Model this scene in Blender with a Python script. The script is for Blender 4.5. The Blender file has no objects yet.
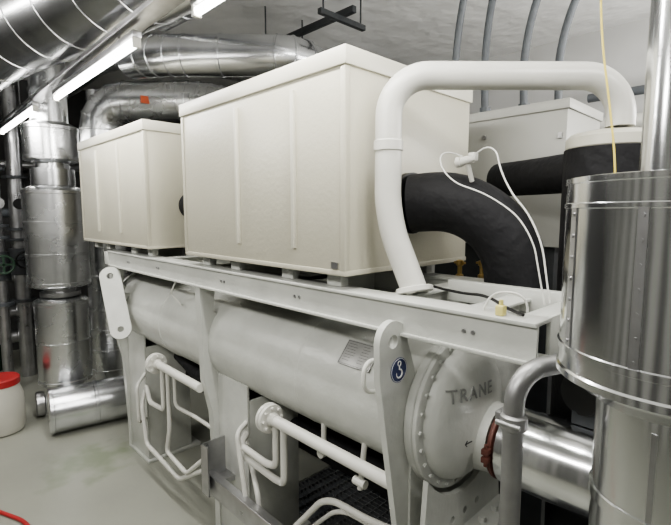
import bpy, bmesh, math, random
from mathutils import Vector, Matrix
random.seed(3)
COL = bpy.context.scene.collection
V = Vector

# ------------------------------------------------------------ materials
def mat(name, col, rough=.5, metal=0., var=.06, scale=5., bump=0., bscale=30., emit=0., stretch=None, bdist=.02, rvar=0.):
    m = bpy.data.materials.new(name); m.use_nodes = True
    nt = m.node_tree; b = nt.nodes['Principled BSDF']
    tc = nt.nodes.new('ShaderNodeTexCoord')
    mp = nt.nodes.new('ShaderNodeMapping')
    nt.links.new(tc.outputs['Object'], mp.inputs['Vector'])
    if stretch: mp.inputs['Scale'].default_value = stretch
    n = nt.nodes.new('ShaderNodeTexNoise'); n.inputs['Scale'].default_value = scale; n.inputs['Detail'].default_value = 5
    nt.links.new(mp.outputs[0], n.inputs['Vector'])
    r = nt.nodes.new('ShaderNodeValToRGB')
    r.color_ramp.elements[0].position = .3; r.color_ramp.elements[1].position = .7
    r.color_ramp.elements[0].color = (*[max(0, c*(1-var)) for c in col], 1)
    r.color_ramp.elements[1].color = (*[min(1, c*(1+var)) for c in col], 1)
    nt.links.new(n.outputs['Fac'], r.inputs['Fac'])
    nt.links.new(r.outputs['Color'], b.inputs['Base Color'])
    b.inputs['Roughness'].default_value = rough
    if rvar:
        mr = nt.nodes.new('ShaderNodeMapRange'); mr.inputs['To Min'].default_value = rough-rvar; mr.inputs['To Max'].default_value = rough+rvar
        nt.links.new(n.outputs['Fac'], mr.inputs['Value']); nt.links.new(mr.outputs[0], b.inputs['Roughness'])
    b.inputs['Metallic'].default_value = metal
    if bump:
        n2 = nt.nodes.new('ShaderNodeTexNoise'); n2.inputs['Scale'].default_value = bscale; n2.inputs['Detail'].default_value = 2
        nt.links.new(mp.outputs[0], n2.inputs['Vector'])
        bp = nt.nodes.new('ShaderNodeBump'); bp.inputs['Strength'].default_value = bump; bp.inputs['Distance'].default_value = bdist
        nt.links.new(n2.outputs['Fac'], bp.inputs['Height']); nt.links.new(bp.outputs[0], b.inputs['Normal'])
    if emit:
        b.inputs['Emission Color'].default_value = (1, .98, .93, 1); b.inputs['Emission Strength'].default_value = emit
    return m

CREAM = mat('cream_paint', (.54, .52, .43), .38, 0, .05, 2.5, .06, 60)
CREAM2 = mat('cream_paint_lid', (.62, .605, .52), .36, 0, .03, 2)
BOXG = mat('pale_grey_paint', (.40, .40, .37), .45, 0, .04, 3)
WHITE = mat('machine_white_paint', (.57, .58, .545), .32, 0, .08, 6, .12, 30, rvar=.08)
WHITEP = mat('white_pipe_paint', (.66, .655, .61), .33, 0, .05, 6, .05, 20)
SILVER = mat('aluminium_jacket', (.78, .79, .80), .17, 1, .10, 4, .2, 6, stretch=(1.6, 1.6, .3), bdist=.010, rvar=.05)
SILVER2 = mat('aluminium_duct', (.72, .73, .75), .24, 1, .14, 4, .22, 5, bdist=.012, rvar=.06)
SILVER3 = mat('bright_jacket', (.80, .81, .82), .27, 1, .10, 4, .18, 5, bdist=.010, rvar=.05)
STEEL = mat('dull_steel', (.50, .50, .51), .30, .95, .15, 10, rvar=.08)
PIPEG = mat('grey_steel_pipe', (.36, .36, .36), .42, .8, .15, 12, rvar=.08)
DGREY = mat('dark_grey_steel', (.07, .075, .08), .5, .4, .15, 10)
GALV = mat('grating_steel', (.26, .265, .27), .45, .5, .15, 10)
BLACK = mat('black_rubber_insulation', (.009, .009, .011), .72, 0, .3, 8, .4, 20)
BLACKP = mat('black_plastic', (.012, .012, .012), .4)
GREYC = mat('grey_conduit', (.10, .11, .12), .5, 0, .1, 20)
BRASS = mat('brass', (.50, .36, .15), .35, 1)
RUST = mat('red_brown_paint', (.13, .05, .038), .5, 0, .15, 10)
RED = mat('red_plastic', (.42, .035, .035), .45)
BUCK = mat('translucent_white_plastic', (.58, .57, .51), .45, 0, .04, 5)
YEL = mat('yellow_plastic', (.70, .58, .14), .45)
PYEL = mat('pale_yellow_plastic', (.72, .65, .25), .45)
GREEN = mat('green_paint', (.025, .06, .035), .45)
BLUE = mat('blue_print', (.02, .035, .13), .4)
PRINTW = mat('white_print', (.85, .85, .85), .5)
PLATE = mat('nameplate_metal', (.42, .42, .41), .4, .5, .08, 40)
DARKT = mat('dark_print', (.07, .07, .07), .5)
LETTER = mat('cast_lettering_paint', (.27, .275, .26), .5, 0, .03, 4)
TUBE = mat('lamp_tube_glow', (1, 1, 1), .3, emit=16)
ORANGE = mat('orange_tag', (.75, .15, .06), .5)
WIRE = mat('white_cable', (.72, .72, .68), .45)

# ------------------------------------------------------------ geometry
def fillet(pts, rad, n=8):
    pts = [V(p) for p in pts]
    if len(pts) < 3: return pts
    out = [pts[0]]
    for i in range(1, len(pts)-1):
        p = pts[i]; a = pts[i-1]-p; b = pts[i+1]-p
        rr = rad[i-1] if isinstance(rad, (list, tuple)) else rad
        d = min(rr, a.length*.49 if i > 1 else a.length*.98, b.length*.49 if i < len(pts)-2 else b.length*.98)
        p0 = p+a.normalized()*d; p3 = p+b.normalized()*d
        c1 = p0.lerp(p, .5523); c2 = p3.lerp(p, .5523)
        for k in range(n+1):
            t = k/n
            out.append(p0*(1-t)**3+c1*3*t*(1-t)**2+c2*3*t*t*(1-t)+p3*t**3)
    out.append(pts[-1])
    return out

def basis(ax):
    ax = V(ax).normalized()
    h = V((0, 0, 1)) if abs(ax.z) < .9 else V((1, 0, 0))
    u = ax.cross(h).normalized(); w = ax.cross(u).normalized()
    return u, w, ax

WLOC = {}
class G:
    def __init__(s): s.bm = bmesh.new(); s.mi = 0
    def m(s, i): s.mi = i; return s
    def _f(s, vs):
        try:
            f = s.bm.faces.new(vs); f.material_index = s.mi; f.smooth = True; return f
        except ValueError: return None
    def box(s, x0, x1, y0, y1, z0, z1, bev=0., M=None):
        t = bmesh.new(); bmesh.ops.create_cube(t, size=1)
        c = V(((x0+x1)/2, (y0+y1)/2, (z0+z1)/2))
        for v in t.verts: v.co = V((v.co.x*(x1-x0), v.co.y*(y1-y0), v.co.z*(z1-z0)))+c
        if bev: bmesh.ops.bevel(t, geom=t.edges[:], offset=bev, segments=2, affect='EDGES', profile=.5)
        if M is not None: bmesh.ops.transform(t, matrix=M, verts=t.verts)
        mp = {v: s.bm.verts.new(v.co) for v in t.verts}
        for f in t.faces: s._f([mp[v] for v in f.verts])
        t.free(); return s
    def sweep(s, pts, r, n=16, cap=True):
        pts = [V(p) for p in pts]; N = len(pts)
        rs = r if isinstance(r, (list, tuple)) else [r]*N
        tg = []
        for i in range(N):
            a = pts[max(0, i-1)]; b = pts[min(N-1, i+1)]
            d = b-a
            if d.length < 1e-9: d = V((0, 0, 1))
            tg.append(d.normalized())
        u, w, _ = basis(tg[0]); rings = []
        for i in range(N):
            if i:
                q = tg[i-1].rotation_difference(tg[i]); u = q@u
            u = (u-tg[i]*u.dot(tg[i])).normalized(); w = tg[i].cross(u)
            rings.append([s.bm.verts.new(pts[i]+(u*math.cos(2*math.pi*k/n)+w*math.sin(2*math.pi*k/n))*rs[i]) for k in range(n)])
        for i in range(N-1):
            for k in range(n):
                s._f([rings[i][k], rings[i][(k+1) % n], rings[i+1][(k+1) % n], rings[i+1][k]])
        if cap: s._f(rings[0][::-1]); s._f(rings[-1])
        return s
    def cyl(s, p0, p1, r, r2=None, n=24):
        return s.sweep([p0, p1], [r, r if r2 is None else r2], n)
    def tube(s, pts, r, rad=.1, n=14, seg=8): return s.sweep(fillet(pts, rad, seg), r, n)
    def disc(s, c, ax, r, w, n=24):
        ax = V(ax).normalized(); c = V(c)
        return s.cyl(c-ax*w/2, c+ax*w/2, r, n=n)
    def lathe(s, prof, o, ax=(0, 0, 1), n=36):
        u, w, a = basis(ax); o = V(o); rings = []
        for (r, h) in prof:
            if r < 1e-6: rings.append([s.bm.verts.new(o+a*h)])
            else: rings.append([s.bm.verts.new(o+a*h+(u*math.cos(2*math.pi*k/n)+w*math.sin(2*math.pi*k/n))*r) for k in range(n)])
        for i in range(len(rings)-1):
            A, B = rings[i], rings[i+1]
            for k in range(n):
                k2 = (k+1) % n
                if len(A) == 1 and len(B) == 1: continue
                if len(A) == 1: s._f([A[0], B[k2], B[k]])
                elif len(B) == 1: s._f([A[k], A[k2], B[0]])
                else: s._f([A[k], A[k2], B[k2], B[k]])
        if len(rings[0]) > 1: s._f(rings[0][::-1])
        if len(rings[-1]) > 1: s._f(rings[-1])
        return s
    def bolts(s, c, ax, R, n, r=.008, h=.012, ph=0.):
        u, w, a = basis(ax); c = V(c)
        for k in range(n):
            t = 2*math.pi*k/n+ph
            p = c+(u*math.cos(t)+w*math.sin(t))*R
            s.cyl(p-a*.004, p+a*h, r, n=6)
        return s
    def plate(s, outline, holes, vec):
        t = bmesh.new(); edges = []
        for loop in [outline]+list(holes):
            vs = [t.verts.new(V(p)) for p in loop]
            for i in range(len(vs)): edges.append(t.edges.new((vs[i], vs[(i+1) % len(vs)])))
        bmesh.ops.triangle_fill(t, edges=edges, use_beauty=True)
        ex = bmesh.ops.extrude_face_region(t, geom=t.faces[:])
        bmesh.ops.translate(t, verts=[g for g in ex['geom'] if isinstance(g, bmesh.types.BMVert)], vec=V(vec))
        mp = {v: s.bm.verts.new(v.co) for v in t.verts}
        for f in t.faces: s._f([mp[v] for v in f.verts])
        t.free(); return s
    def obj(s, name, mats, parent=None, label=None, cat=None, group=None, kind=None):
        bm = s.bm
        bmesh.ops.recalc_face_normals(bm, faces=bm.faces[:])
        lo = V([min(v.co[i] for v in bm.verts) for i in range(3)]); hi = V([max(v.co[i] for v in bm.verts) for i in range(3)])
        c = (lo+hi)/2
        if parent is None: c.z = lo.z
        bmesh.ops.translate(bm, verts=bm.verts[:], vec=-c)
        me = bpy.data.meshes.new(name); bm.to_mesh(me); bm.free()
        me.set_sharp_from_angle(angle=math.radians(38))
        if not isinstance(mats, (list, tuple)): mats = [mats]
        for k in mats: me.materials.append(k)
        o = bpy.data.objects.new(name, me); COL.objects.link(o)
        WLOC[o.name] = c
        if parent is not None:
            o.parent = parent; o.location = c-WLOC[parent.name]
        else: o.location = c
        if label: o['label'] = label
        if cat: o['category'] = cat
        if group: o['group'] = group
        if kind: o['kind'] = kind
        return o

def thing(name, label, cat, loc, group=None):
    e = bpy.data.objects.new(name, None); e.empty_display_size = .1
    COL.objects.link(e); e.location = loc; WLOC[e.name] = V(loc)
    e['label'] = label; e['category'] = cat
    if group: e['group'] = group
    return e

def dup(e, off, label=None):
    def rec(o, par):
        c = o.copy(); COL.objects.link(c)
        if par is None: c.location = o.location+V(off)
        else: c.parent = par
        for ch in [x for x in list(bpy.data.objects) if x.parent == o]: rec(ch, c)
        return c
    c = rec(e, None)
    if label: c['label'] = label
    return c

def circ(c, u, w, r, n=16):
    return [V(c)+V(u)*math.cos(2*math.pi*k/n)*r+V(w)*math.sin(2*math.pi*k/n)*r for k in range(n)]

def frameM(c, right, up):
    r = V(right).normalized(); u = V(up).normalized(); n = r.cross(u)
    M = Matrix((r, u, n)).transposed().to_4x4(); M.translation = V(c); return M

# ------------------------------------------------------------ room
def reflect_bandmat(name, direction):  # invented dark/light bands on unseen walls, there for the silver cladding to reflect
    m = bpy.data.materials.new(name); m.use_nodes = True; nt = m.node_tree; b = nt.nodes['Principled BSDF']
    tc = nt.nodes.new('ShaderNodeTexCoord'); w = nt.nodes.new('ShaderNodeTexWave'); w.bands_direction = direction
    w.inputs['Scale'].default_value = .35; w.inputs['Distortion'].default_value = 0
    r = nt.nodes.new('ShaderNodeValToRGB'); r.color_ramp.interpolation = 'CONSTANT'
    r.color_ramp.elements[0].color = (.05, .05, .055, 1); r.color_ramp.elements[1].color = (.58, .58, .56, 1); r.color_ramp.elements[1].position = .35
    nt.links.new(tc.outputs['Object'], w.inputs['Vector']); nt.links.new(w.outputs['Fac'], r.inputs['Fac']); nt.links.new(r.outputs['Color'], b.inputs['Base Color'])
    b.inputs['Roughness'].default_value = .7
    return m
def room():
    fl = mat('painted_concrete_floor', (.34, .345, .30), .38, 0, .06, 2.2, .03, 40, rvar=.06)
    nt = fl.node_tree; b = nt.nodes['Principled BSDF']
    src = b.inputs['Base Color'].links[0].from_socket
    geo = nt.nodes.new('ShaderNodeNewGeometry')
    dist = nt.nodes.new('ShaderNodeVectorMath'); dist.operation = 'DISTANCE'; dist.inputs[1].default_value = (-3.75, .98, 0)
    nt.links.new(geo.outputs['Position'], dist.inputs[0])
    nz = nt.nodes.new('ShaderNodeTexNoise'); nz.inputs['Scale'].default_value = 5; nt.links.new(geo.outputs['Position'], nz.inputs['Vector'])
    ad = nt.nodes.new('ShaderNodeMath'); ad.operation = 'ADD'; nt.links.new(dist.outputs['Value'], ad.inputs[0]); nt.links.new(nz.outputs['Fac'], ad.inputs[1])
    mr = nt.nodes.new('ShaderNodeMapRange'); mr.inputs['From Min'].default_value = .55; mr.inputs['From Max'].default_value = .85; mr.inputs['To Min'].default_value = .6; mr.inputs['To Max'].default_value = 0
    nt.links.new(ad.outputs[0], mr.inputs['Value'])
    mx = nt.nodes.new('ShaderNodeMixRGB'); mx.inputs[2].default_value = (.17, .22, .12, 1)
    nt.links.new(mr.outputs[0], mx.inputs[0]); nt.links.new(src, mx.inputs[1]); nt.links.new(mx.outputs[0], b.inputs['Base Color'])
    wl = mat('wall_paint', (.58, .58, .57), .7, 0, .05, 2)
    dk = mat('wall_dark', (.08, .08, .08), .7, 0, .2, 2)
    ce = mat('ceiling_white', (.84, .84, .83), .7, 0, .06, 3, .6, 5, bdist=.04)
    X0, X1, Y0, Y1, Z = -7.6, 2.6, -2.6, 5.2, 3.7
    def st(n, m, *b): G().box(*b).obj(n, m, kind='structure')
    G().box(X0, X1, Y0, 1.28, -.1, 0).box(X0, -2.40, 1.28, Y1, -.1, 0).box(-2.40, X1, 2.4, Y1, -.1, 0).obj('floor', fl, kind='structure')
    st('trim_1', dk, -2.40, X1, 1.28, 2.4, -.5, -.42)
    st('ceiling', ce, X0, X1, Y0, Y1, Z, Z+.1)
    st('wall_back', wl, X0, X1, Y1, Y1+.1, -.1, Z)
    st('wall_front', reflect_bandmat('wall_reflect_bands_front', 'X'), X0, X1, Y0-.1, Y0, -.1, Z)
    st('wall_left', dk, X0-.1, X0, Y0, Y1, -.1, Z)
    st('wall_right', reflect_bandmat('wall_reflect_bands_right', 'Y'), X1, X1+.1, Y0, Y1, -.1, Z)
room()

g = G()
for i in range(1+int((2.38-1.29)/.035)): g.box(-2.39, .6, 1.29+i*.035, 1.295+i*.035, -.03, 0)
for i in range(int(2.99/.07)): g.box(-2.39+i*.07, -2.384+i*.07, 1.29, 2.38, -.028, -.002)
g.obj('floor_grating', GALV, label='dark steel bar grating under the chiller', cat='floor grating')

# ------------------------------------------------------------ chiller
AX, AZ, R = 1.515, 1.155, .270
ch = thing('chiller', 'long white industrial water chiller with tubular shells on steel frame', 'chiller', (-2.35, 1.7, 0))
def ibeam(y0, y1, x0, x1, z0=1.49, z1=1.61):
    g = G(); t = .012
    g.box(x0, x1, y0, y1, z1-t, z1, .002).box(x0, x1, y0, y1, z0, z0+t, .002).box(x0, x1, y0+.012, y0+.024, z0+t, z1-t)
    return g
ibeam(1.2, 1.31, -3.78, -.485).obj('frame_rail', WHITE, ch)
ibeam(1.78, 1.89, -3.78, -.73).obj('frame_rail', WHITE, ch)
for x in (-3.78, -3.0, -2.35, -1.6, -1.06, -.74):
    G().box(x, x+.09, 1.31, 1.78, 1.598, 1.608, .002).box(x+.04, x+.05, 1.31, 1.78, 1.5, 1.6).obj('cross_member', WHITE, ch)
G().box(-.50, -.487, 1.31, 1.60, 1.49, 1.61, .002).box(-.56, -.5, 1.31, 1.60, 1.598, 1.61, .002).obj('cross_member', WHITE, ch)
G().box(-.98, -.5, 1.56, 1.60, 1.56, 1.64, .003).obj('inner_beam', WHITE, ch)
g = G()
for x in (-3.4, -2.9, -2.1, -1.5, -.7):
    g.disc((x, 1.212, 1.55), (0, 1, 0), .007, .008, 8).disc((x+.03, 1.212, 1.55), (0, 1, 0), .007, .008, 8)
g.obj('rail_bolt', STEEL, ch)['kind'] = 'stuff'

g = G()
g.cyl((-3.78, AX, AZ), (-.93, AX, AZ), R, n=72)
g.lathe([(R, -.004), (R+.005, 0), (R+.005, .016), (R, .02)], (-3.0, AX, AZ), (1, 0, 0), 72)
g.lathe([(R, -.004), (R+.002, 0), (R+.002, .008), (R, .012)], (-1.55, AX, AZ), (1, 0, 0), 72)
g.obj('condenser_shell', WHITE, ch)
G().lathe([(.001, -.08), (.15, -.06), (.27, -.02), (.31, 0), (.33, .0), (.33, .03), (.31, .03), (.31, 2.87), (.33, 2.87), (.33, 2.9), (.3, 2.9), (.25, 2.95), (.14, 2.99), (.001, 3.0)], (-3.85, 1.98, 1.275), (1, 0, 0), 48).obj('evaporator_shell', WHITE, ch)
G().lathe([(.001, 0), (.2, .02), (.27, .08), (.30, .16), (.30, 2.7), (.27, 2.8), (.2, 2.86), (.001, 2.88)], (-3.8, 1.98, .63), (1, 0, 0), 48).obj('insulated_shell', BLACK, ch, label='black foam insulated lower shell')
G().cyl((-3.3, 1.62, .66), (-1.1, 1.62, .66), .05).obj('insulated_tube', BLACK, ch, label='black foam insulated pipe under the shell')
G().tube([(-3.35, 1.55, .80), (-2.9, 1.5, .74), (-2.5, 1.5, .80)], .045, .2).obj('insulated_tube', BLACK, ch, label='black foam insulated pipe under the shell')

XE = -.93
ec = G()
ec.lathe([(.288, 0), (.292, .004), (.292, .03), (.288, .034)], (XE, AX, AZ), (1, 0, 0), 72)
DOME = [(.286, .034), (.291, .038), (.291, .052), (.286, .056), (.256, .058), (.254, .062), (.250, .074), (.241, .090), (.226, .103), (.203, .114), (.17, .123), (.13, .130), (.08, .135), (.04, .137), (.001, .138)]
ec.lathe(DOME, (XE, AX, AZ), (1, 0, 0), 72)
ec.bolts((XE+.056, AX, AZ), (1, 0, 0), .272, 26, .0075, .008)
cov = ec.obj('end_cover', WHITE, ch)
NY, NZ = 1.610, 1.045
G().lathe([(.14, .08), (.138, .11), (.134, .128), (.131, .14), (.13, .17)], (XE, NY, NZ), (1, 0, 0), 48).obj('cover_nozzle', WHITE, ch)
def domeh(r):
    pr = [p for p in DOME if p[0] <= .254][::-1]
    for (r0, h0), (r1, h1) in zip(pr, pr[1:]):
        if r0 <= r <= r1: return h0+(h1-h0)*(r-r0)/(r1-r0)
    return pr[-1][1] if r > pr[-1][0] else pr[0][1]
cu = bpy.data.curves.new('cast_lettering', 'FONT'); cu.body = 'TRANE'; cu.size = .068; cu.extrude = .0015; cu.shear = .0
cu.align_x = 'CENTER'; cu.align_y = 'CENTER'; cu.offset = 0; cu.space_character = 1.2; cu.resolution_u = 8
t = bpy.data.objects.new('tmp', cu); COL.objects.link(t); bpy.context.view_layer.update()
me = bpy.data.meshes.new_from_object(t.evaluated_get(bpy.context.evaluated_depsgraph_get())); bpy.data.objects.remove(t)
bm = bmesh.new(); bm.from_mesh(me)
bmesh.ops.remove_doubles(bm, verts=bm.verts[:], dist=1e-5)
bmesh.ops.triangulate(bm, faces=bm.faces[:])
for _ in range(3):
    le = [e_ for e_ in bm.edges if e_.calc_length() > .010]
    if le: bmesh.ops.subdivide_edges(bm, edges=le, cuts=1)
    bmesh.ops.triangulate(bm, faces=bm.faces[:])
for f in bm.faces: f.smooth = False
bm.to_mesh(me); bm.free()
lc = V((XE+.13, 1.460, AZ+.103)); rt = V((0, 1, -.08)).normalized(); upv = V((0, .08, 1)).normalized()
for v in me.vertices:
    p = lc+rt*(v.co.x*1.12)+upv*v.co.y
    rr = math.hypot(p.y-AX, p.z-AZ)
    p.x = XE+domeh(rr)+.0022+v.co.z
    v.co = p-lc
lt = bpy.data.objects.new('cast_lettering', me); COL.objects.link(lt); me.materials.clear(); me.materials.append(LETTER)
lt.parent = cov; lt.location = lc-WLOC[cov.name]
g = G()
def dp(y, z): return V((XE+domeh(math.hypot(y-AX, z-AZ))+.001, y, z))
g.sweep([dp(1.415, 1.08), dp(1.43, 1.08), dp(1.455, 1.08)], .0022, 6).sweep([dp(1.426, 1.091), dp(1.415, 1.08), dp(1.426, 1.069)], .0022, 6)
g.obj('flow_arrow', DARKT, cov)
G().lathe([(.286, 0), (.286, .04), (.245, .045), (.2, .13), (.001, .15)], (-3.78, AX, AZ), (-1, 0, 0), 48).obj('end_cover', WHITE, ch)

x = -.955; ct = V((x, 1.165, 1.478)); ol = []
for k in range(13):
    a = math.radians(10+k*170/12)
    ol.append(ct+V((0, math.cos(a)*.070, math.sin(a)*.070)))
ol += [V((x, 1.098, 1.36)), V((x, 1.225, .66)), V((x, 1.225, .42)), V((x, 1.52, .42)), V((x, 1.50, .72)), V((x, 1.285, 1.36))]
l1 = G().plate(ol, [circ(ct, (0, 1, 0), (0, 0, 1), .024)], (.025, 0, 0)).obj('lifting_plate', WHITE, ch)
pa, pb = V((-3.62, 1.16, 1.425)), V((-3.42, 1.15, 1.06))
L = (pb-pa).normalized(); W = V((.45, .89, 0)); W = (W-L*W.dot(L)).normalized(); N = L.cross(W).normalized(); rr = .072
ol = [pa-L*math.sin(t_)*rr+W*math.cos(t_)*rr for t_ in [math.pi*k/12 for k in range(13)]]
ol += [pb+L*math.sin(t_)*rr-W*math.cos(t_)*rr for t_ in [math.pi*k/12 for k in range(13)]]
G().plate(ol, [circ(pa, L, W, .024), circ(pb, L, W, .022)], N*.022).cyl(pa+V((0.02, .05, -.16)), pa+V((.02, .14, -.16)), .03).obj('lifting_plate', WHITE, ch)
c = V((-.929, 1.195, 1.375))
stk = G().disc(c, (1, 0, 0), .043, .002, 32).obj('lifting_sticker', BLUE, l1, label='round dark blue sticker with white lifting hook symbol')
s2 = G()
ring = [c+V((.0015, math.cos(a)*.040, math.sin(a)*.040)) for a in [2*math.pi*k/32 for k in range(33)]]
s2.sweep(ring, .0009, 6)
hk = [c+V((.002, 0, .016)), c+V((.002, 0, .003))]
hk += [c+V((.002, math.cos(a)*.0145, -.011+math.sin(a)*.0145)) for a in [math.radians(62-k*262/14) for k in range(15)]]
s2.sweep(hk, [.0026, .0028]+[.003]*10+[.0026, .002, .0016, .001, .0006], 6)
s2.sweep([c+V((.002, math.cos(a)*.008, .023+math.sin(a)*.008)) for a in [2*math.pi*k/20 for k in range(21)]], .0018, 6)
s2.obj('sticker_symbol', PRINTW, stk)

def support(x, xa, xb, name='support_leg'):
    g = G()
    ol = [V((x, 1.205, 1.49)), V((x, 1.205, 1.40)), V((x, 1.215, 1.2)), V((x, 1.22, .95)), V((x, 1.265, .75)), V((x, 1.29, .2)), V((x, 1.29, 0)),
          V((x, 1.72, 0)), V((x, 1.72, .8))]
    for k in range(15):
        a = math.radians(-50-k*170/14)
        ol.append(V((x, AX+math.cos(a)*(R+.001), AZ+math.sin(a)*(R+.001))))
    ol += [V((x, 1.285, 1.345)), V((x, 1.30, 1.49))]
    g.plate(ol, [], (.055, 0, 0))
    xa, xb = min(xa, xb), max(xa, xb)
    g.box(xa-.02, xb, 1.30, 1.315, .02, .985, .003).box(xb-.015, xb, 1.315, 1.65, .02, .90, .003)
    g.box(xa-.02, xb+.03, 1.285, 1.72, 0, .02, .003)
    return g.obj(name, WHITE, ch)
support(-2.38, -2.34, -2.02)
support(-3.78, -3.75, -3.40)
g = G()
ol = [V((-.95, 1.26, 0)), V((-.95, 1.26, .8))]
for k in range(15):
    a = math.radians(200+k*140/14)
    ol.append(V((-.95, AX+math.cos(a)*(R+.002), AZ+math.sin(a)*(R+.002))))
ol += [V((-.95, 1.76, .8)), V((-.95, 1.76, 0))]
g.plate(ol, [], (.03, 0, 0))
g.box(-1.02, -.80, 1.3, 1.72, 0, .02)
g.obj('support_leg', WHITE, ch)
g = G()
ol = []
for k in range(9):
    a = math.radians(215+k*110/8); ol.append(V((-.87, AX+math.cos(a)*.305, AZ+math.sin(a)*.305)))
ol += [V((-.87, 1.80, .70)), V((-.87, 1.24, .70))]
g.plate(ol, [circ((-.87, yy, .76), (0, 1, 0), (0, 0, 1), .015, 10) for yy in (1.34, 1.43, 1.52, 1.61)], (.02, 0, 0))
g.box(-.92, -.76, 1.24, 1.80, .68, .70, .003)
for yy in (1.28, 1.38, 1.48, 1.58, 1.68): g.cyl((-.81, yy, .70), (-.81, yy, .722), .014, n=6)
g.box(-.92, -.905, 1.24, 1.80, .2, .68).box(-.905, -.78, 1.50, 1.515, .3, .68)
g.obj('cover_gusset', WHITE, ch)

a = math.radians(41)
nc = V((-1.22, AX-math.cos(a)*(R+.004), AZ+math.sin(a)*(R+.004)))
up = V((0, math.sin(a), math.cos(a)))
M = frameM(nc, (1, 0, 0), up)
npl = G().box(-.085, .085, -.055, .055, -.002, .003, .001, M).obj('nameplate', PLATE, ch, label='engraved metal rating plate')
g = G()
for k in range(7):
    w = .035+.03*random.random()
    g.box(-.07, -.07+w, .038-k*.012, .0393-k*.012, .003, .0034, 0, M); g.box(.01, .01+w*.8, .038-k*.012, .0393-k*.012, .003, .0034, 0, M)
g.box(-.08, .08, .049, .0505, .003, .0034, 0, M).box(-.08, .08, -.0505, -.049, .003, .0034, 0, M).box(-.0805, -.079, -.0505, .0505, .003, .0034, 0, M).box(.079, .0805, -.0505, .0505, .003, .0034, 0, M)
g.obj('rating_lines', DARKT, npl)
G().tube([(-1.06, 1.285, 1.37), (-1.06, 1.165, 1.375), (-1.06, 1.16, 1.27), (-1.06, 1.265, 1.245)], .0085, .04).obj('hand_hook', WIRE, ch)

def header(x0, x1, z=.95, y=1.215, fr=.068):
    g = G(); g.cyl((x0, y, z), (x1, y, z), .026)
    g.obj('header_pipe', WHITEP, ch)
    f = G(); f.lathe([(fr-.002, 0), (fr, .002), (fr, .016), (fr-.002, .018)], (x0, y, z), (1, 0, 0)).lathe([(fr-.002, 0), (fr, .002), (fr, .016), (fr-.002, .018)], (x0-.021, y, z), (1, 0, 0))
    f.bolts((x0-.021, y, z), (-1, 0, 0), fr*.76, 8, .007, .012).bolts((x0+.018, y, z), (1, 0, 0), fr*.76, 8, .007, .012)
    f.lathe([(.032, .018), (.028, .05)], (x0, y, z), (1, 0, 0))
    f.obj('header_flange', WHITEP, ch)
header(-1.70, -.94, .945)
header(-2.98, -2.37, .90)
def small(pts, r=.014, rad=.035): G().tube(pts, r, rad).obj('small_bore_pipe', WHITEP, ch)
small([(-1.60, 1.22, .93), (-1.60, 1.22, .66), (-1.70, 1.24, .63), (-2.0, 1.25, .63), (-2.04, 1.31, .66)], .017)
small([(-1.66, 1.22, .92), (-1.66, 1.22, .72), (-1.76, 1.23, .69), (-2.0, 1.24, .69), (-2.04, 1.31, .72)], .017)
small([(-2.04, 1.31, .78), (-2.0, 1.22, .76), (-1.88, 1.20, .40), (-1.80, 1.20, .12), (-1.55, 1.35, .05)], .014)
small([(-2.02, 1.31, .58), (-1.82, 1.22, .52), (-1.75, 1.22, .16), (-1.5, 1.3, .10)], .014)
small([(-1.62, 1.24, .38), (-1.5, 1.24, .52), (-1.34, 1.24, .71), (-1.05, 1.24, .73), (-.94, 1.28, .73)], .014, .08)
small([(-1.55, 1.30, .40), (-1.46, 1.30, .50), (-1.32, 1.30, .64), (-1.05, 1.30, .66), (-.94, 1.32, .66)], .010, .08)
small([(-2.90, 1.22, .88), (-2.90, 1.22, .60), (-3.2, 1.25, .55), (-3.42, 1.31, .60)], .016)
small([(-3.42, 1.30, .56), (-3.28, 1.22, .52), (-3.22, 1.22, .24), (-2.7, 1.22, .20), (-2.4, 1.26, .38)], .015)
small([(-2.82, 1.22, .88), (-2.82, 1.22, .50), (-2.88, 1.22, .32), (-2.6, 1.22, .28), (-2.4, 1.26, .46)], .014)
small([(-3.42, 1.31, .7), (-3.3, 1.2, .66), (-3.3, 1.2, .38), (-3.42, 1.30, .35)], .012)
small([(-2.72, 1.22, .88), (-2.72, 1.22, .68), (-2.6, 1.3, .62), (-2.38, 1.3, .62)], .012)
g = G(); g.cyl((-1.45, 1.33, .82), (-1.45, 1.33, .98), .012).disc((-1.45, 1.33, .83), (0, 1, 0), .02, .05).disc((-1.45, 1.33, .86), (0, 0, 1), .022, .02, 6)
g.obj('drain_valve', WHITEP, ch)
g = G(); g.cyl((-1.2, 1.30, .78), (-1.2, 1.33, .99), .012).disc((-1.2, 1.30, .81), (1, 0, 0), .018, .06)
g.obj('drain_valve', WHITEP, ch)
G().tube([(-2.72, 1.25, 1.48), (-2.74, 1.235, 1.42), (-2.8, 1.25, 1.40), (-2.76, 1.265, 1.36), (-2.7, 1.275, 1.33)], .005, .03, 8).obj('sensor_wire', WIRE, ch)
G().box(-3.86, -3.78, 1.2, 1.3, 1.5, 1.6, .003).obj('rail_end_bracket', WHITE, ch)

g = G()
g.box(-2.24, -1.50, 1.16, 1.168, .36, .47, .001).box(-2.24, -1.50, 1.168, 1.205, .36, .366).box(-2.24, -1.50, 1.168, 1.205, .464, .47)
g.box(-2.245, -2.235, 1.14, 1.285, .36, .64).box(-2.245, -2.17, 1.14, 1.148, .36, .64).box(-2.3, -2.16, 1.20, 1.30, .40, .43)
g.obj('steel_channel_bracket', STEEL, ch, label='unpainted grey steel channel')

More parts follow.
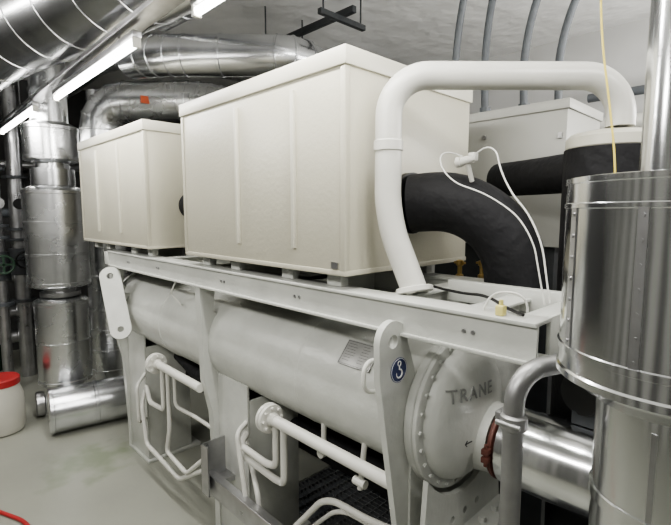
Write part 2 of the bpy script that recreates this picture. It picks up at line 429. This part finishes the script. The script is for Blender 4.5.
# ------------------------------------------------------------ cabinets
def cabinet(x0, x1, y0=1.2, y1=2.05, z0=1.665, z1=2.49, ribs=(), label=''):
    e = thing('equipment_cabinet', label, 'cabinet', ((x0+x1)/2, (y0+y1)/2, z0-.055), 'cream cabinets on the chiller frame')
    g = G(); g.box(x0, x1, y0, y1, z0, z1-.01, .004).box(x0-.003, x1+.003, y0-.003, y1+.003, z0, z0+.02, .002)
    g.box(x0-.002, x0+.022, y0-.004, y0, z0+.02, z1-.07, .001).box(x1-.022, x1+.003, y0-.004, y0+.02, z0+.02, z1-.07, .001)
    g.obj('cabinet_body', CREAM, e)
    g = G()
    g.box(x0-.010, x1+.010, y0-.010, y1+.010, z1-.066, z1, .005)
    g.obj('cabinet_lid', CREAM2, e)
    for xr in ribs:
        g = G(); g.box(xr-.009, xr+.009, y0-.016, y0+.002, z0+.09, z1-.105, .003); g.obj('panel_rib', CREAM2, e)
    for xr in (x0+.12, x0+.42, x1-.42, x1-.12):
        for yy in (y0+.05, y1-.22):
            G().box(xr-.05, xr+.05, yy, yy+.06, z0-.010, z0, .002).box(xr-.04, xr+.04, yy+.008, yy+.05, z0-.054, z0-.008, .003).obj('mounting_foot', WHITE, e)
    return e
c1 = cabinet(-2.46, -1.19, ribs=(-1.90, -1.48), label='large cream sheet-metal cabinet with lid beside white pipe')
G().box(-1.26, -1.225, 1.1945, 1.1975, 1.69, 1.715).obj('maker_label', STEEL, c1)
G().box(-1.1905, -1.183, 1.45, 1.458, 1.7, 2.4).obj('panel_seam', CREAM, c1)
cabinet(-4.36, -2.99, ribs=(-3.92, -3.45), label='cream sheet-metal cabinet with lid at far end of frame')
G().lathe([(.085, 0), (.09, .005), (.09, .5), (.08, .51), (.001, .515)], (-2.982, 1.50, 1.95), (1, 0, 0)).obj('insulated_pipe_stub', BLACK, label='short black insulated pipe between the two cabinets', cat='pipe')

# ------------------------------------------------------------ white arched pipe
e = thing('refrigerant_pipe', 'white painted steel pipe arching over in front of cabinet', 'pipe', (-1.0, 1.33, 1.61))
pts = [(-.985, 1.355, 1.615), (-1.085, 1.315, 1.88), (-1.085, 1.315, 2.385), (-.51, 1.92, 2.385), (-.51, 1.92, 2.21)]
G().tube(pts, .048, [.10, .14, .14], 28, 12).obj('pipe_run', WHITEP, e)
G().lathe([(.048, -.02), (.053, -.016), (.053, .016), (.048, .02)], (-1.085, 1.315, 2.14), n=32).obj('weld_collar', WHITEP, e)
G().lathe([(.064, 0), (.068, .003), (.068, .018), (.064, .021)], (-.985, 1.355, 1.612), (-.3, .1, 1), 32).obj('pipe_flange', WHITEP, e)
VX, VY = -.555, 1.99
e = thing('insulated_vessel', 'black insulated vertical vessel with pale lid under white pipe', 'vessel', (VX, VY, 0))
G().cyl((VX, VY, 0), (VX, VY, 2.14), .160, n=40).obj('vessel_body', BLACK, e)
G().lathe([(.150, 0), (.155, .005), (.155, .04), (.142, .055), (.10, .065), (.001, .068)], (VX, VY, 2.14), n=40).obj('vessel_lid', CREAM2, e)
G().tube([(-1.15, 2.3, 2.07), (-.9, 2.2, 2.07), (-.68, 2.07, 2.07)], .085, .1, 24).obj('connecting_pipe', BLACK, e)

e = thing('insulated_pipe', 'thick black foam insulated pipe bending down from cabinet', 'pipe', (-.82, 1.78, 1.61))
G().tube([(-1.17, 1.575, 1.94), (-.81, 1.73, 1.965), (-.81, 1.79, 1.60)], .120, .31, 36, 14).obj('pipe_insulation', BLACK, e)
G().lathe([(.122, 0), (.126, .004), (.126, .03)], (-1.187, 1.57, 1.94), (1, .0, 0)).obj('pipe_collar', BLACKP, e)
e = thing('pipe_sensor', 'white sensor head with cables on black insulated pipe', 'sensor', (-.93, 1.5, 2.02))
g = G(); g.cyl((-.91, 1.60, 2.02), (-.91, 1.56, 2.09), .009).cyl((-.935, 1.56, 2.09), (-.885, 1.56, 2.10), .016).disc((-.942, 1.56, 2.09), (1, 0, 0), .02, .018).box(-.90, -.872, 1.545, 1.575, 2.09, 2.12, .004)
g.obj('sensor_head', WHITEP, e)
G().tube([(-.88, 1.56, 2.11), (-.80, 1.55, 2.17), (-.74, 1.5, 2.0), (-.60, 1.48, 1.86), (-.55, 1.46, 1.62)], .003, .12, 8).obj('sensor_cable', WIRE, e)
G().tube([(-.93, 1.56, 2.11), (-1.0, 1.5, 2.15), (-.92, 1.42, 2.02), (-.72, 1.42, 1.95), (-.60, 1.42, 1.85), (-.55, 1.42, 1.62)], .0026, .1, 8).obj('sensor_cable', WIRE, e)

# ------------------------------------------------------------ rear control box with conduits
e = thing('control_box', 'pale grey control box on stand behind black pipe', 'control box', (-1.33, 2.75, 0))
g = G(); g.box(-1.75, -.90, 2.5, 3.0, 1.72, 2.46, .004).obj('box_body', BOXG, e)
G().box(-1.762, -.888, 2.488, 3.012, 2.425, 2.475, .004).obj('box_lid', BOXG, e)
G().box(-.94, -.92, 2.488, 2.5, 2.28, 2.31).obj('box_latch', PIPEG, e)
G().disc((-1.35, 2.495, 2.33), (0, 1, 0), .012, .02).obj('box_latch', PIPEG, e)
G().box(-1.7, -.95, 2.55, 2.95, 0, 1.72).obj('box_stand', DGREY, e)
for i, (a, b) in enumerate([((-1.62, 2.62), (-1.45, 2.5)), ((-1.45, 2.68), (-1.42, 2.75)), ((-1.24, 2.75), (-1.1, 2.8)), ((-1.08, 2.85), (-.9, 2.95))]):
    g = G()
    p = fillet([(a[0], a[1], 2.476), (a[0]-.02, a[1], 2.95), (b[0], b[1], 3.4), (b[0]+.12, b[1]+.05, 3.7)], .3, 10)
    g.sweep(p, .022, 12)
    g.cyl((a[0], a[1], 2.476), (a[0], a[1], 2.54), .034, n=8)
    g.obj('flexible_conduit', GREYC, label='grey flexible conduit rising from control box to ceiling', cat='conduit', group='grey flexible conduits')

# ------------------------------------------------------------ silver insulated column (near)
TX, TY = -.165, 1.11
e = thing('insulated_column', 'large silver aluminium-clad insulated vertical pipe', 'insulated pipe', (TX, TY, 0))
r = .215
prof = [(.10, .395), (r-.008, .395), (r+.003, .393), (r+.003, .383), (r, .381), (r, .345), (r+.003, .343), (r+.003, .335), (r, .333), (r, .06), (r+.004, .058), (r+.004, .045), (r, .043), (r, .012), (r+.004, .008), (r+.004, -.005), (r-.01, -.012), (.15, -.05)]
G().lathe(prof[::-1], (TX, TY, 1.575), n=96).obj('column_jacket', SILVER, e)
G().lathe([(.138, 0), (.138, .6), (.142, .602), (.142, .625), (.138, .627), (.138, 1.3), (.142, 1.302), (.142, 1.325), (.138, 1.327), (.138, 1.55)], (TX, TY, 0), n=64).obj('lower_jacket', SILVER, e)
G().lathe([(.088, 0), (.088, .62), (.092, .622), (.092, .645), (.088, .647), (.088, 1.73)], (TX, TY, 1.965), n=56).obj('upper_jacket', SILVER, e)
g = G()
a = math.radians(222); d = V((math.cos(a), math.sin(a), 0)); tdir = V((-math.sin(a), math.cos(a), 0))
M = frameM(V((TX, TY, 1.77))+d*(r+.0005), tdir, (0, 0, 1))
g.box(-.010, .010, -.145, .145, -.003, .0015, 0, M)
for k in range(7): g.disc(V((TX, TY, 1.645+k*.042))+d*(r+.002), d, .004, .004, 10)
a = math.radians(268); d2 = V((math.cos(a), math.sin(a), 0))
M = frameM(V((TX, TY, 1.3))+d2*(.1385), V((-math.sin(a), math.cos(a), 0)), (0, 0, 1)); g.box(-.005, .005, -.2, .2, -.003, .001, 0, M)
a = math.radians(262); d3 = V((math.cos(a), math.sin(a), 0))
M = frameM(V((TX, TY, 1.77))+d3*(r+.0005), V((-math.sin(a), math.cos(a), 0)), (0, 0, 1)); g.box(-.008, .008, -.145, .145, -.003, .0012, 0, M)
for k in range(7): g.disc(V((TX, TY, 1.645+k*.042))+d3*(r+.0015), d3, .0035, .004, 10)
g.obj('riveted_seam', STEEL, e)
G().tube([(-.50, 1.5, 3.7), (-.465, 1.477, 2.6), (-.455, 1.477, 2.4), (-.42, 1.475, 2.2), (-.39, 1.47, 2.0), (-.39, 1.46, 1.5)], .003, .3, 8).obj('yellow_cable', YEL, label='thin yellow cable hanging from the ceiling', cat='cable')

e = thing('water_pipe', 'silver clad water pipe joined to chiller cover with clamp coupling', 'pipe', (-.2, NY, 0))
G().lathe([(.11, 0), (.142, .004), (.142, .32), (.146, .322), (.146, .345), (.142, .347), (.142, 1.3), (.11, 1.305)], (-.725, NY, NZ), (1, 0, 0), 48).obj('pipe_jacket', SILVER, e)
g = G(); g.lathe([(.11, 0), (.130, .002), (.138, .006), (.140, .013), (.138, .020), (.130, .024), (.11, .026)], (-.755, NY, NZ), (1, 0, 0), 40)
g.obj('clamp_coupling', RUST, e)
g = G()
g.box(-.755, -.73, NY-.165, NY-.132, NZ-.025, NZ-.004, .003).box(-.755, -.73, NY-.165, NY-.132, NZ+.004, NZ+.025, .003).cyl((-.743, NY-.152, NZ-.04), (-.743, NY-.152, NZ+.04), .006)
g.obj('clamp_lug', RUST, e)
G().box(.3, .4, NY-.1, NY+.1, -.42, .93, .005).obj('pipe_stand', STEEL, e)

e = thing('drain_pipe', 'bare grey steel pipe with elbow and clamp beside rail end', 'pipe', (-.47, 1.08, 0))
G().tube([(-.475, 1.07, 0), (-.475, 1.07, 1.515), (-.375, 1.29, 1.525)], .025, .08, 24, 10).obj('pipe_run', PIPEG, e)
G().lathe([(.026, 0), (.033, .004), (.033, .035), (.026, .04)], (-.475, 1.07, 1.37), n=24).box(-.515, -.50, 1.05, 1.09, 1.375, 1.41, .003).cyl((-.445, 1.04, 1.39), (-.505, 1.04, 1.39), .006).obj('pipe_clamp', PIPEG, e)
e = thing('pump_motor', 'black round motor on silver water pipe', 'motor', (-.46, 1.72, 1.19))
G().lathe([(.055, .12), (.075, .11), (.078, .1), (.078, .02), (.07, .0), (.045, -.006), (.02, -.004), (.001, -.004)], (-.50, 1.62, 1.295), (.3, 1, 0)).obj('motor_body', BLACKP, e)
G().box(-.52, -.40, 1.62, 1.74, 1.19, 1.235).obj('motor_base', DGREY, e)
g = G(); g.box(-.40, -.38, 1.26, 1.28, 0, 1.0).box(-.36, -.345, 1.30, 1.315, 0, 1.0).box(-.40, -.34, 1.26, 1.315, .86, .88)
g.obj('strut_stand', STEEL, label='thin galvanised strut stand beside silver column', cat='strut')

for (x, y) in ((-1.13, 1.90), (-1.05, 1.96)):
    G().lathe([(.018, 0), (.018, .02), (.011, .025), (.011, .06), (.018, .065), (.018, .085), (.008, .09)], (x, y, 1.594), n=12).box(x-.028, x+.028, y-.006, y+.006, 1.665, 1.675).obj('brass_valve', BRASS, label='small brass service valve on the white shell', cat='valve', group='brass service valves')
G().tube([(-1.0, 1.45, 1.63), (-.85, 1.42, 1.62), (-.7, 1.35, 1.64), (-.6, 1.28, 1.62), (-.54, 1.25, 1.618)], .005, .1, 8).obj('black_cable', BLACKP, label='thin black cable lying along frame top', cat='cable')
G().tube([(-.66, 1.25, 1.615), (-.65, 1.27, 1.66), (-.60, 1.28, 1.675), (-.55, 1.29, 1.66), (-.55, 1.30, 1.615)], .0035, .04, 8).obj('cable_loop', WIRE, label='small white cable loop standing on frame end', cat='cable')
G().box(-.61, -.585, 1.22, 1.245, 1.61, 1.64, .004).cyl((-.597, 1.232, 1.638), (-.597, 1.232, 1.655), .006, n=10).obj('terminal_block', PYEL, label='small pale yellow wire connector on frame end', cat='connector')

# ------------------------------------------------------------ lamps
e = thing('fluorescent_lamp', 'lit white fluorescent batten lamp hanging below ceiling', 'lamp', (-3.25, .975, 2.75), 'row of fluorescent lamps')
G().box(-4.05, -2.45, .952, .998, 2.785, 2.82, .004).obj('lamp_housing', STEEL, e)
G().cyl((-4.02, .975, 2.760), (-2.48, .975, 2.760), .018, n=16).obj('lamp_tube', TUBE, e)
for x in (-4.045, -2.475): G().box(x, x+.02, .955, .995, 2.738, 2.79, .003).obj('tube_holder', WHITEP, e)
for x in (-3.8, -2.7): G().cyl((x, .975, 2.818), (x, .975, 2.85), .006, n=8).obj('suspension_rod', STEEL, e)
dup(e, (2.12, .045, 0)); dup(e, (-2.1, -.03, 0))
g = G(); g.box(-6.17, 1.2, .93, 1.035, 2.85, 2.875, .002)
for x in (-5.5, -1.1, .6): g.cyl((x, 1.01, 2.875), (x, 1.01, 3.7), .006, n=8)
g.obj('support_channel', STEEL, label='long steel channel carrying the lamps', cat='channel')

# ------------------------------------------------------------ overhead ducts
def duct(name, label, pts, r, rad, seg=5, m=SILVER2, extra=()):
    p = fillet(pts, rad, seg); g = G(); g.sweep(p, r, 48)
    for i in range(1, len(p)-1):
        d = (p[i+1]-p[i-1]).normalized(); g.lathe([(r, -.010), (r+.006, -.006), (r+.006, .006), (r, .010)], p[i], d, 48)
    for t in extra:
        k, f = t; q = p[k].lerp(p[k+1], f); d = (p[k+1]-p[k]).normalized(); g.lathe([(r, -.016), (r+.008, -.01), (r+.008, .01), (r, .016)], q, d, 48)
    return g.obj(name, m, label=label, cat='duct')
duct('ventilation_duct', 'large shiny aluminium duct bending overhead', [(-6.0, .10, 2.75), (-4.6, .60, 3.22), (-3.2, 1.02, 3.26), (-1.7, 1.35, 3.34)], .31, [.6, .5], 3, SILVER2, ((0, .5),))
duct('ventilation_duct', 'silver duct running under ceiling above cabinets', [(-4.2, 1.62, 3.22), (-3.82, 1.72, 3.19), (-2.95, 2.48, 3.15), (-4.0, 4.1, 3.14)], .16, [.2, .2], 3, SILVER2, ((4, .4),))
duct('ventilation_duct', 'silver clad duct with elbow dropping behind cabinet', [(-5.25, 1.66, 0), (-5.25, 1.66, 3.05), (-4.5, 2.4, 3.05), (-3.95, 2.95, 2.85), (-4.3, 3.6, 2.85)], .20, [.3, .2, .2], 4, SILVER3, ((0, .08), (0, .16), (0, .24), (0, .32), (0, .45), (0, .7)))
duct('ventilation_duct', 'dull silver duct low behind the cabinets', [(-6.2, 3.3, 2.50), (-3.4, 4.7, 2.50), (-2.2, 4.9, 2.50)], .2, .3, 3, STEEL, ((0, .3), (0, .6)))
duct('ventilation_duct', 'grey duct crossing high under ceiling', [(-7.5, 1.75, 3.52), (-5.2, 1.7, 3.52), (-4.7, 2.1, 3.52), (-4.3, 5.1, 3.52)], .15, .3, 4, STEEL, ((0, .5),))
duct('ventilation_duct', 'thin silver duct behind the big duct', [(-3.9, 1.75, 3.53), (-2.9, 1.85, 3.55), (-2.0, 1.9, 3.55)], .12, .3, 3, SILVER2, ((0, .5),))
G().box(-4.70, -4.68, 1.87, 1.95, 2.98, 3.05).obj('orange_tag', ORANGE, label='orange tag hanging on silver duct', cat='tag')

g = G()
g.box(-3.75, -2.6, 2.70, 2.74, 3.45, 3.50)
for x in (-3.5, -2.75):
    g.box(x, x+.04, 2.47, 2.97, 3.41, 3.45)
    for y in (2.51, 2.93): g.cyl((x+.02, y, 3.41), (x+.02, y, 3.7), .007, n=8)
g.obj('cable_tray', DGREY, label='dark steel tray rail hung from the ceiling', cat='cable tray')

G().cyl((-.7, 3.4, 3.45), (2.5, 4.6, 3.45), .06).obj('ceiling_pipe', GREYC, label='dark pipe under ceiling near back wall', cat='pipe')
G().tube([(-.55, 2.6, 3.7), (-.55, 2.6, 3.2), (-.1, 2.9, 2.9), (.2, 3.3, 2.9)], .05, .2, 20).obj('grey_pipe', STEEL, label='grey pipe dropping from ceiling behind column', cat='pipe')
for i, (z, y, r, m) in enumerate(((2.72, 4.9, .07, WHITEP), (2.50, 4.9, .05, STEEL), (3.0, 4.95, .04, GREYC))):
    G().cyl((-1.6, y, z), (2.58, y, z), r).obj('wall_pipe', m, label=('white', 'steel', 'dark grey')[i]+' pipe running along the back wall', cat='pipe', group='pipes along the back wall')
G().box(-.62, -.58, 2.6, 5.19, 3.58, 3.62).obj('ceiling_strut', STEEL, label='galvanised strut across the ceiling', cat='strut')

# ------------------------------------------------------------ left columns
CX, CY = -4.9, 1.12
e = thing('insulated_column', 'stacked silver insulated pipe column with stepped jackets', 'insulated pipe', (CX, CY, 0))
def jacket(r, z0, z1, name='column_jacket'):
    prof = [(r-.06, z0-.02), (r-.005, z0), (r+.006, z0+.01), (r+.006, z0+.035), (r, z0+.04)]
    nb = max(1, int((z1-z0)/.28))
    for k in range(1, nb):
        z = z0+(z1-z0)*k/nb
        prof += [(r, z-.012), (r+.005, z-.009), (r+.005, z+.009), (r, z+.012)]
    prof += [(r, z1-.04), (r+.006, z1-.035), (r+.006, z1-.01), (r-.005, z1), (r-.06, z1+.03)]
    G().lathe(prof, (CX, CY, 0), n=48).obj(name, SILVER3, e)
jacket(.225, .30, 1.09); jacket(.26, 1.23, 2.11); jacket(.225, 2.37, 2.68)
G().lathe([(.16, 0), (.16, .3)], (CX, CY, 0)).obj('column_base', SILVER3, e)
G().lathe([(.13, 0), (.13, .16)], (CX, CY, 1.08)).lathe([(.17, .05), (.17, .09)], (CX, CY, 1.08)).obj('pipe_neck', STEEL, e)
G().lathe([(.14, 0), (.14, .28)], (CX, CY, 2.10)).lathe([(.18, .05), (.18, .2)], (CX, CY, 2.10)).obj('pipe_neck', SILVER2, e)
G().lathe([(.15, 0), (.15, .98)], (CX, CY, 2.71)).lathe([(.16, .25), (.16, .29)], (CX, CY, 2.71)).obj('upper_jacket', SILVER3, e)
e = thing('insulated_tank', 'silver clad cylinder lying on the floor', 'tank', (-4.45, 1.2, 0))
G().lathe([(.001, 0), (.17, 0), (.19, .01), (.196, .015), (.196, .04), (.19, .045), (.19, .35), (.196, .355), (.196, .375), (.19, .38), (.19, .8)], (-4.45, .86, .196), (.15, 1, 0), 48).obj('tank_jacket', SILVER2, e)
e = thing('pipe_stub', 'short dull steel stub standing beside lying cylinder', 'pipe', (-4.85, .9, 0))
G().lathe([(.001, 0), (.10, 0), (.115, .01), (.115, .07), (.08, .08)], (-4.92, .86, .118), (.15, 1, 0), 32).obj('stub_jacket', STEEL, e)
for i, (x, y, r) in enumerate([(-6.3, 1.06, .08), (-6.2, 1.34, .09), (-6.7, 1.55, .08), (-6.75, .80, .07), (-7.0, 1.2, .06), (-5.85, .80, .05), (-5.9, 1.85, .12)]):
    e = thing('valve_pipe', 'dark vertical pipe with flanges and valve hand-wheel', 'pipe', (x, y, 0), 'valve pipes by the end wall')
    m = (STEEL, SILVER2, DGREY, GREEN, SILVER2, STEEL, SILVER2)[i]
    G().cyl((x, y, 0), (x, y, 3.3 if i != 5 else 2.4), r).obj('pipe_run', m, e)
    for z in (.9, 1.6, 1.72, 2.3): G().disc((x, y, z+i*.03-(.1 if i == 5 else 0)), (0, 0, 1), r+.05, .03).obj('pipe_flange', (DGREY, GREYC)[i % 2], e)
    if i < 6:
        G().disc((x, y, 1.35), (0, 0, 1), r+.04, .30).cyl((x, y, 1.38), (x+r+.16, y, 1.38), .03).obj('valve_body', (DGREY, GREYC, DGREY, GREEN, DGREY, DGREY)[i], e)
        G().sweep([V((x+r+.16, y, 1.38))+V((0, math.cos(a)*.09, math.sin(a)*.09)) for a in [2*math.pi*k/20 for k in range(21)]], .012, 8).box(x+r+.152, x+r+.168, y-.09, y+.09, 1.37, 1.39).box(x+r+.152, x+r+.168, y-.01, y+.01, 1.29, 1.47).obj('hand_wheel', GREEN if i % 2 else BLACKP, e)
    G().disc((x+r+.06, y, 2.0), (1, 0, 0), .06, .03).cyl((x, y, 2.0), (x+r+.06, y, 2.0), .012, n=8).obj('pressure_gauge', PIPEG if i % 2 else BLACKP, e)
for z, r in ((.75, .06), (1.15, .045), (1.9, .05), (2.45, .04), (.45, .07)):
    G().cyl((-6.45, .3, z), (-6.45, 2.6, z), r).obj('branch_pipe', (GREYC, STEEL)[int(z*20) % 2], label='grey horizontal branch pipe between valve pipes', cat='pipe', group='branch pipes by the end wall')

BX, BY = -4.80, .58
e = thing('plastic_drum', 'translucent white plastic drum with red lid on floor', 'bucket', (BX, BY, 0))
G().lathe([(.13, 0), (.16, .01), (.175, .05), (.18, .2), (.175, .32), (.15, .40), (.145, .44)], (BX, BY, 0), n=40).obj('drum_body', BUCK, e)
G().lathe([(.150, .42), (.155, .425), (.155, .475), (.145, .485), (.001, .485)], (BX, BY, 0), n=40).obj('drum_lid', RED, e)
G().tube([(-3.9, .15, .012), (-3.43, .38, .012), (-3.15, .50, .012), (-2.85, .42, .012), (-2.4, .1, .012)], .012, .2, 10).obj('red_hose', RED, label='thin red hose lying on the floor', cat='hose')

# ------------------------------------------------------------ lights
def area(loc, tgt, sx, sy, p, col=(1, .98, .94)):
    l = bpy.data.lights.new('area_light', 'AREA'); l.shape = 'RECTANGLE'; l.size = sx; l.size_y = sy; l.energy = p; l.color = col
    o = bpy.data.objects.new('area_light', l); COL.objects.link(o); o.location = loc
    o.rotation_euler = (V(tgt)-V(loc)).to_track_quat('-Z', 'Y').to_euler()
area((-1.0, -1.1, 3.1), (-1.6, 1.0, 1.6), 1.8, .2, 38)
area((1.2, 1.0, 3.2), (-.6, 1.5, 1.5), 1.4, .25, 38)
area((-4.2, -1.0, 3.0), (-4.6, 1.0, 1.8), 1.8, .2, 38)
area((.3, 3.4, 2.6), (-.6, 3.2, 3.7), 2, .5, 66)  # added uplight to brighten the ceiling, no fixture here
area((-3.2, .97, 2.72), (-3.2, .97, 0), 1.5, .06, 15)
area((-1.15, 1.0, 2.72), (-1.15, 1.0, 0), 1.5, .06, 14)
w = bpy.data.worlds.new('world'); bpy.context.scene.world = w; w.use_nodes = True
w.node_tree.nodes['Background'].inputs[0].default_value = (.9, .95, 1, 1); w.node_tree.nodes['Background'].inputs[1].default_value = .1
bpy.context.scene.view_settings.view_transform = 'AgX'
bpy.context.scene.view_settings.look = 'AgX - Medium High Contrast'
bpy.context.scene.view_settings.exposure = 0.2

# ------------------------------------------------------------ camera
cam = bpy.data.cameras.new('camera'); co = bpy.data.objects.new('camera', cam); COL.objects.link(co)
co.location = (0, 0, 1.9)
cam.sensor_width = 36; cam.lens = 460/671*36; cam.clip_start = .02
th = math.atan(49.5/460)
d = V((-.7188*math.cos(th), .6953*math.cos(th), -math.sin(th)))
co.rotation_euler = d.to_track_quat('-Z', 'Y').to_euler()
bpy.context.scene.camera = co
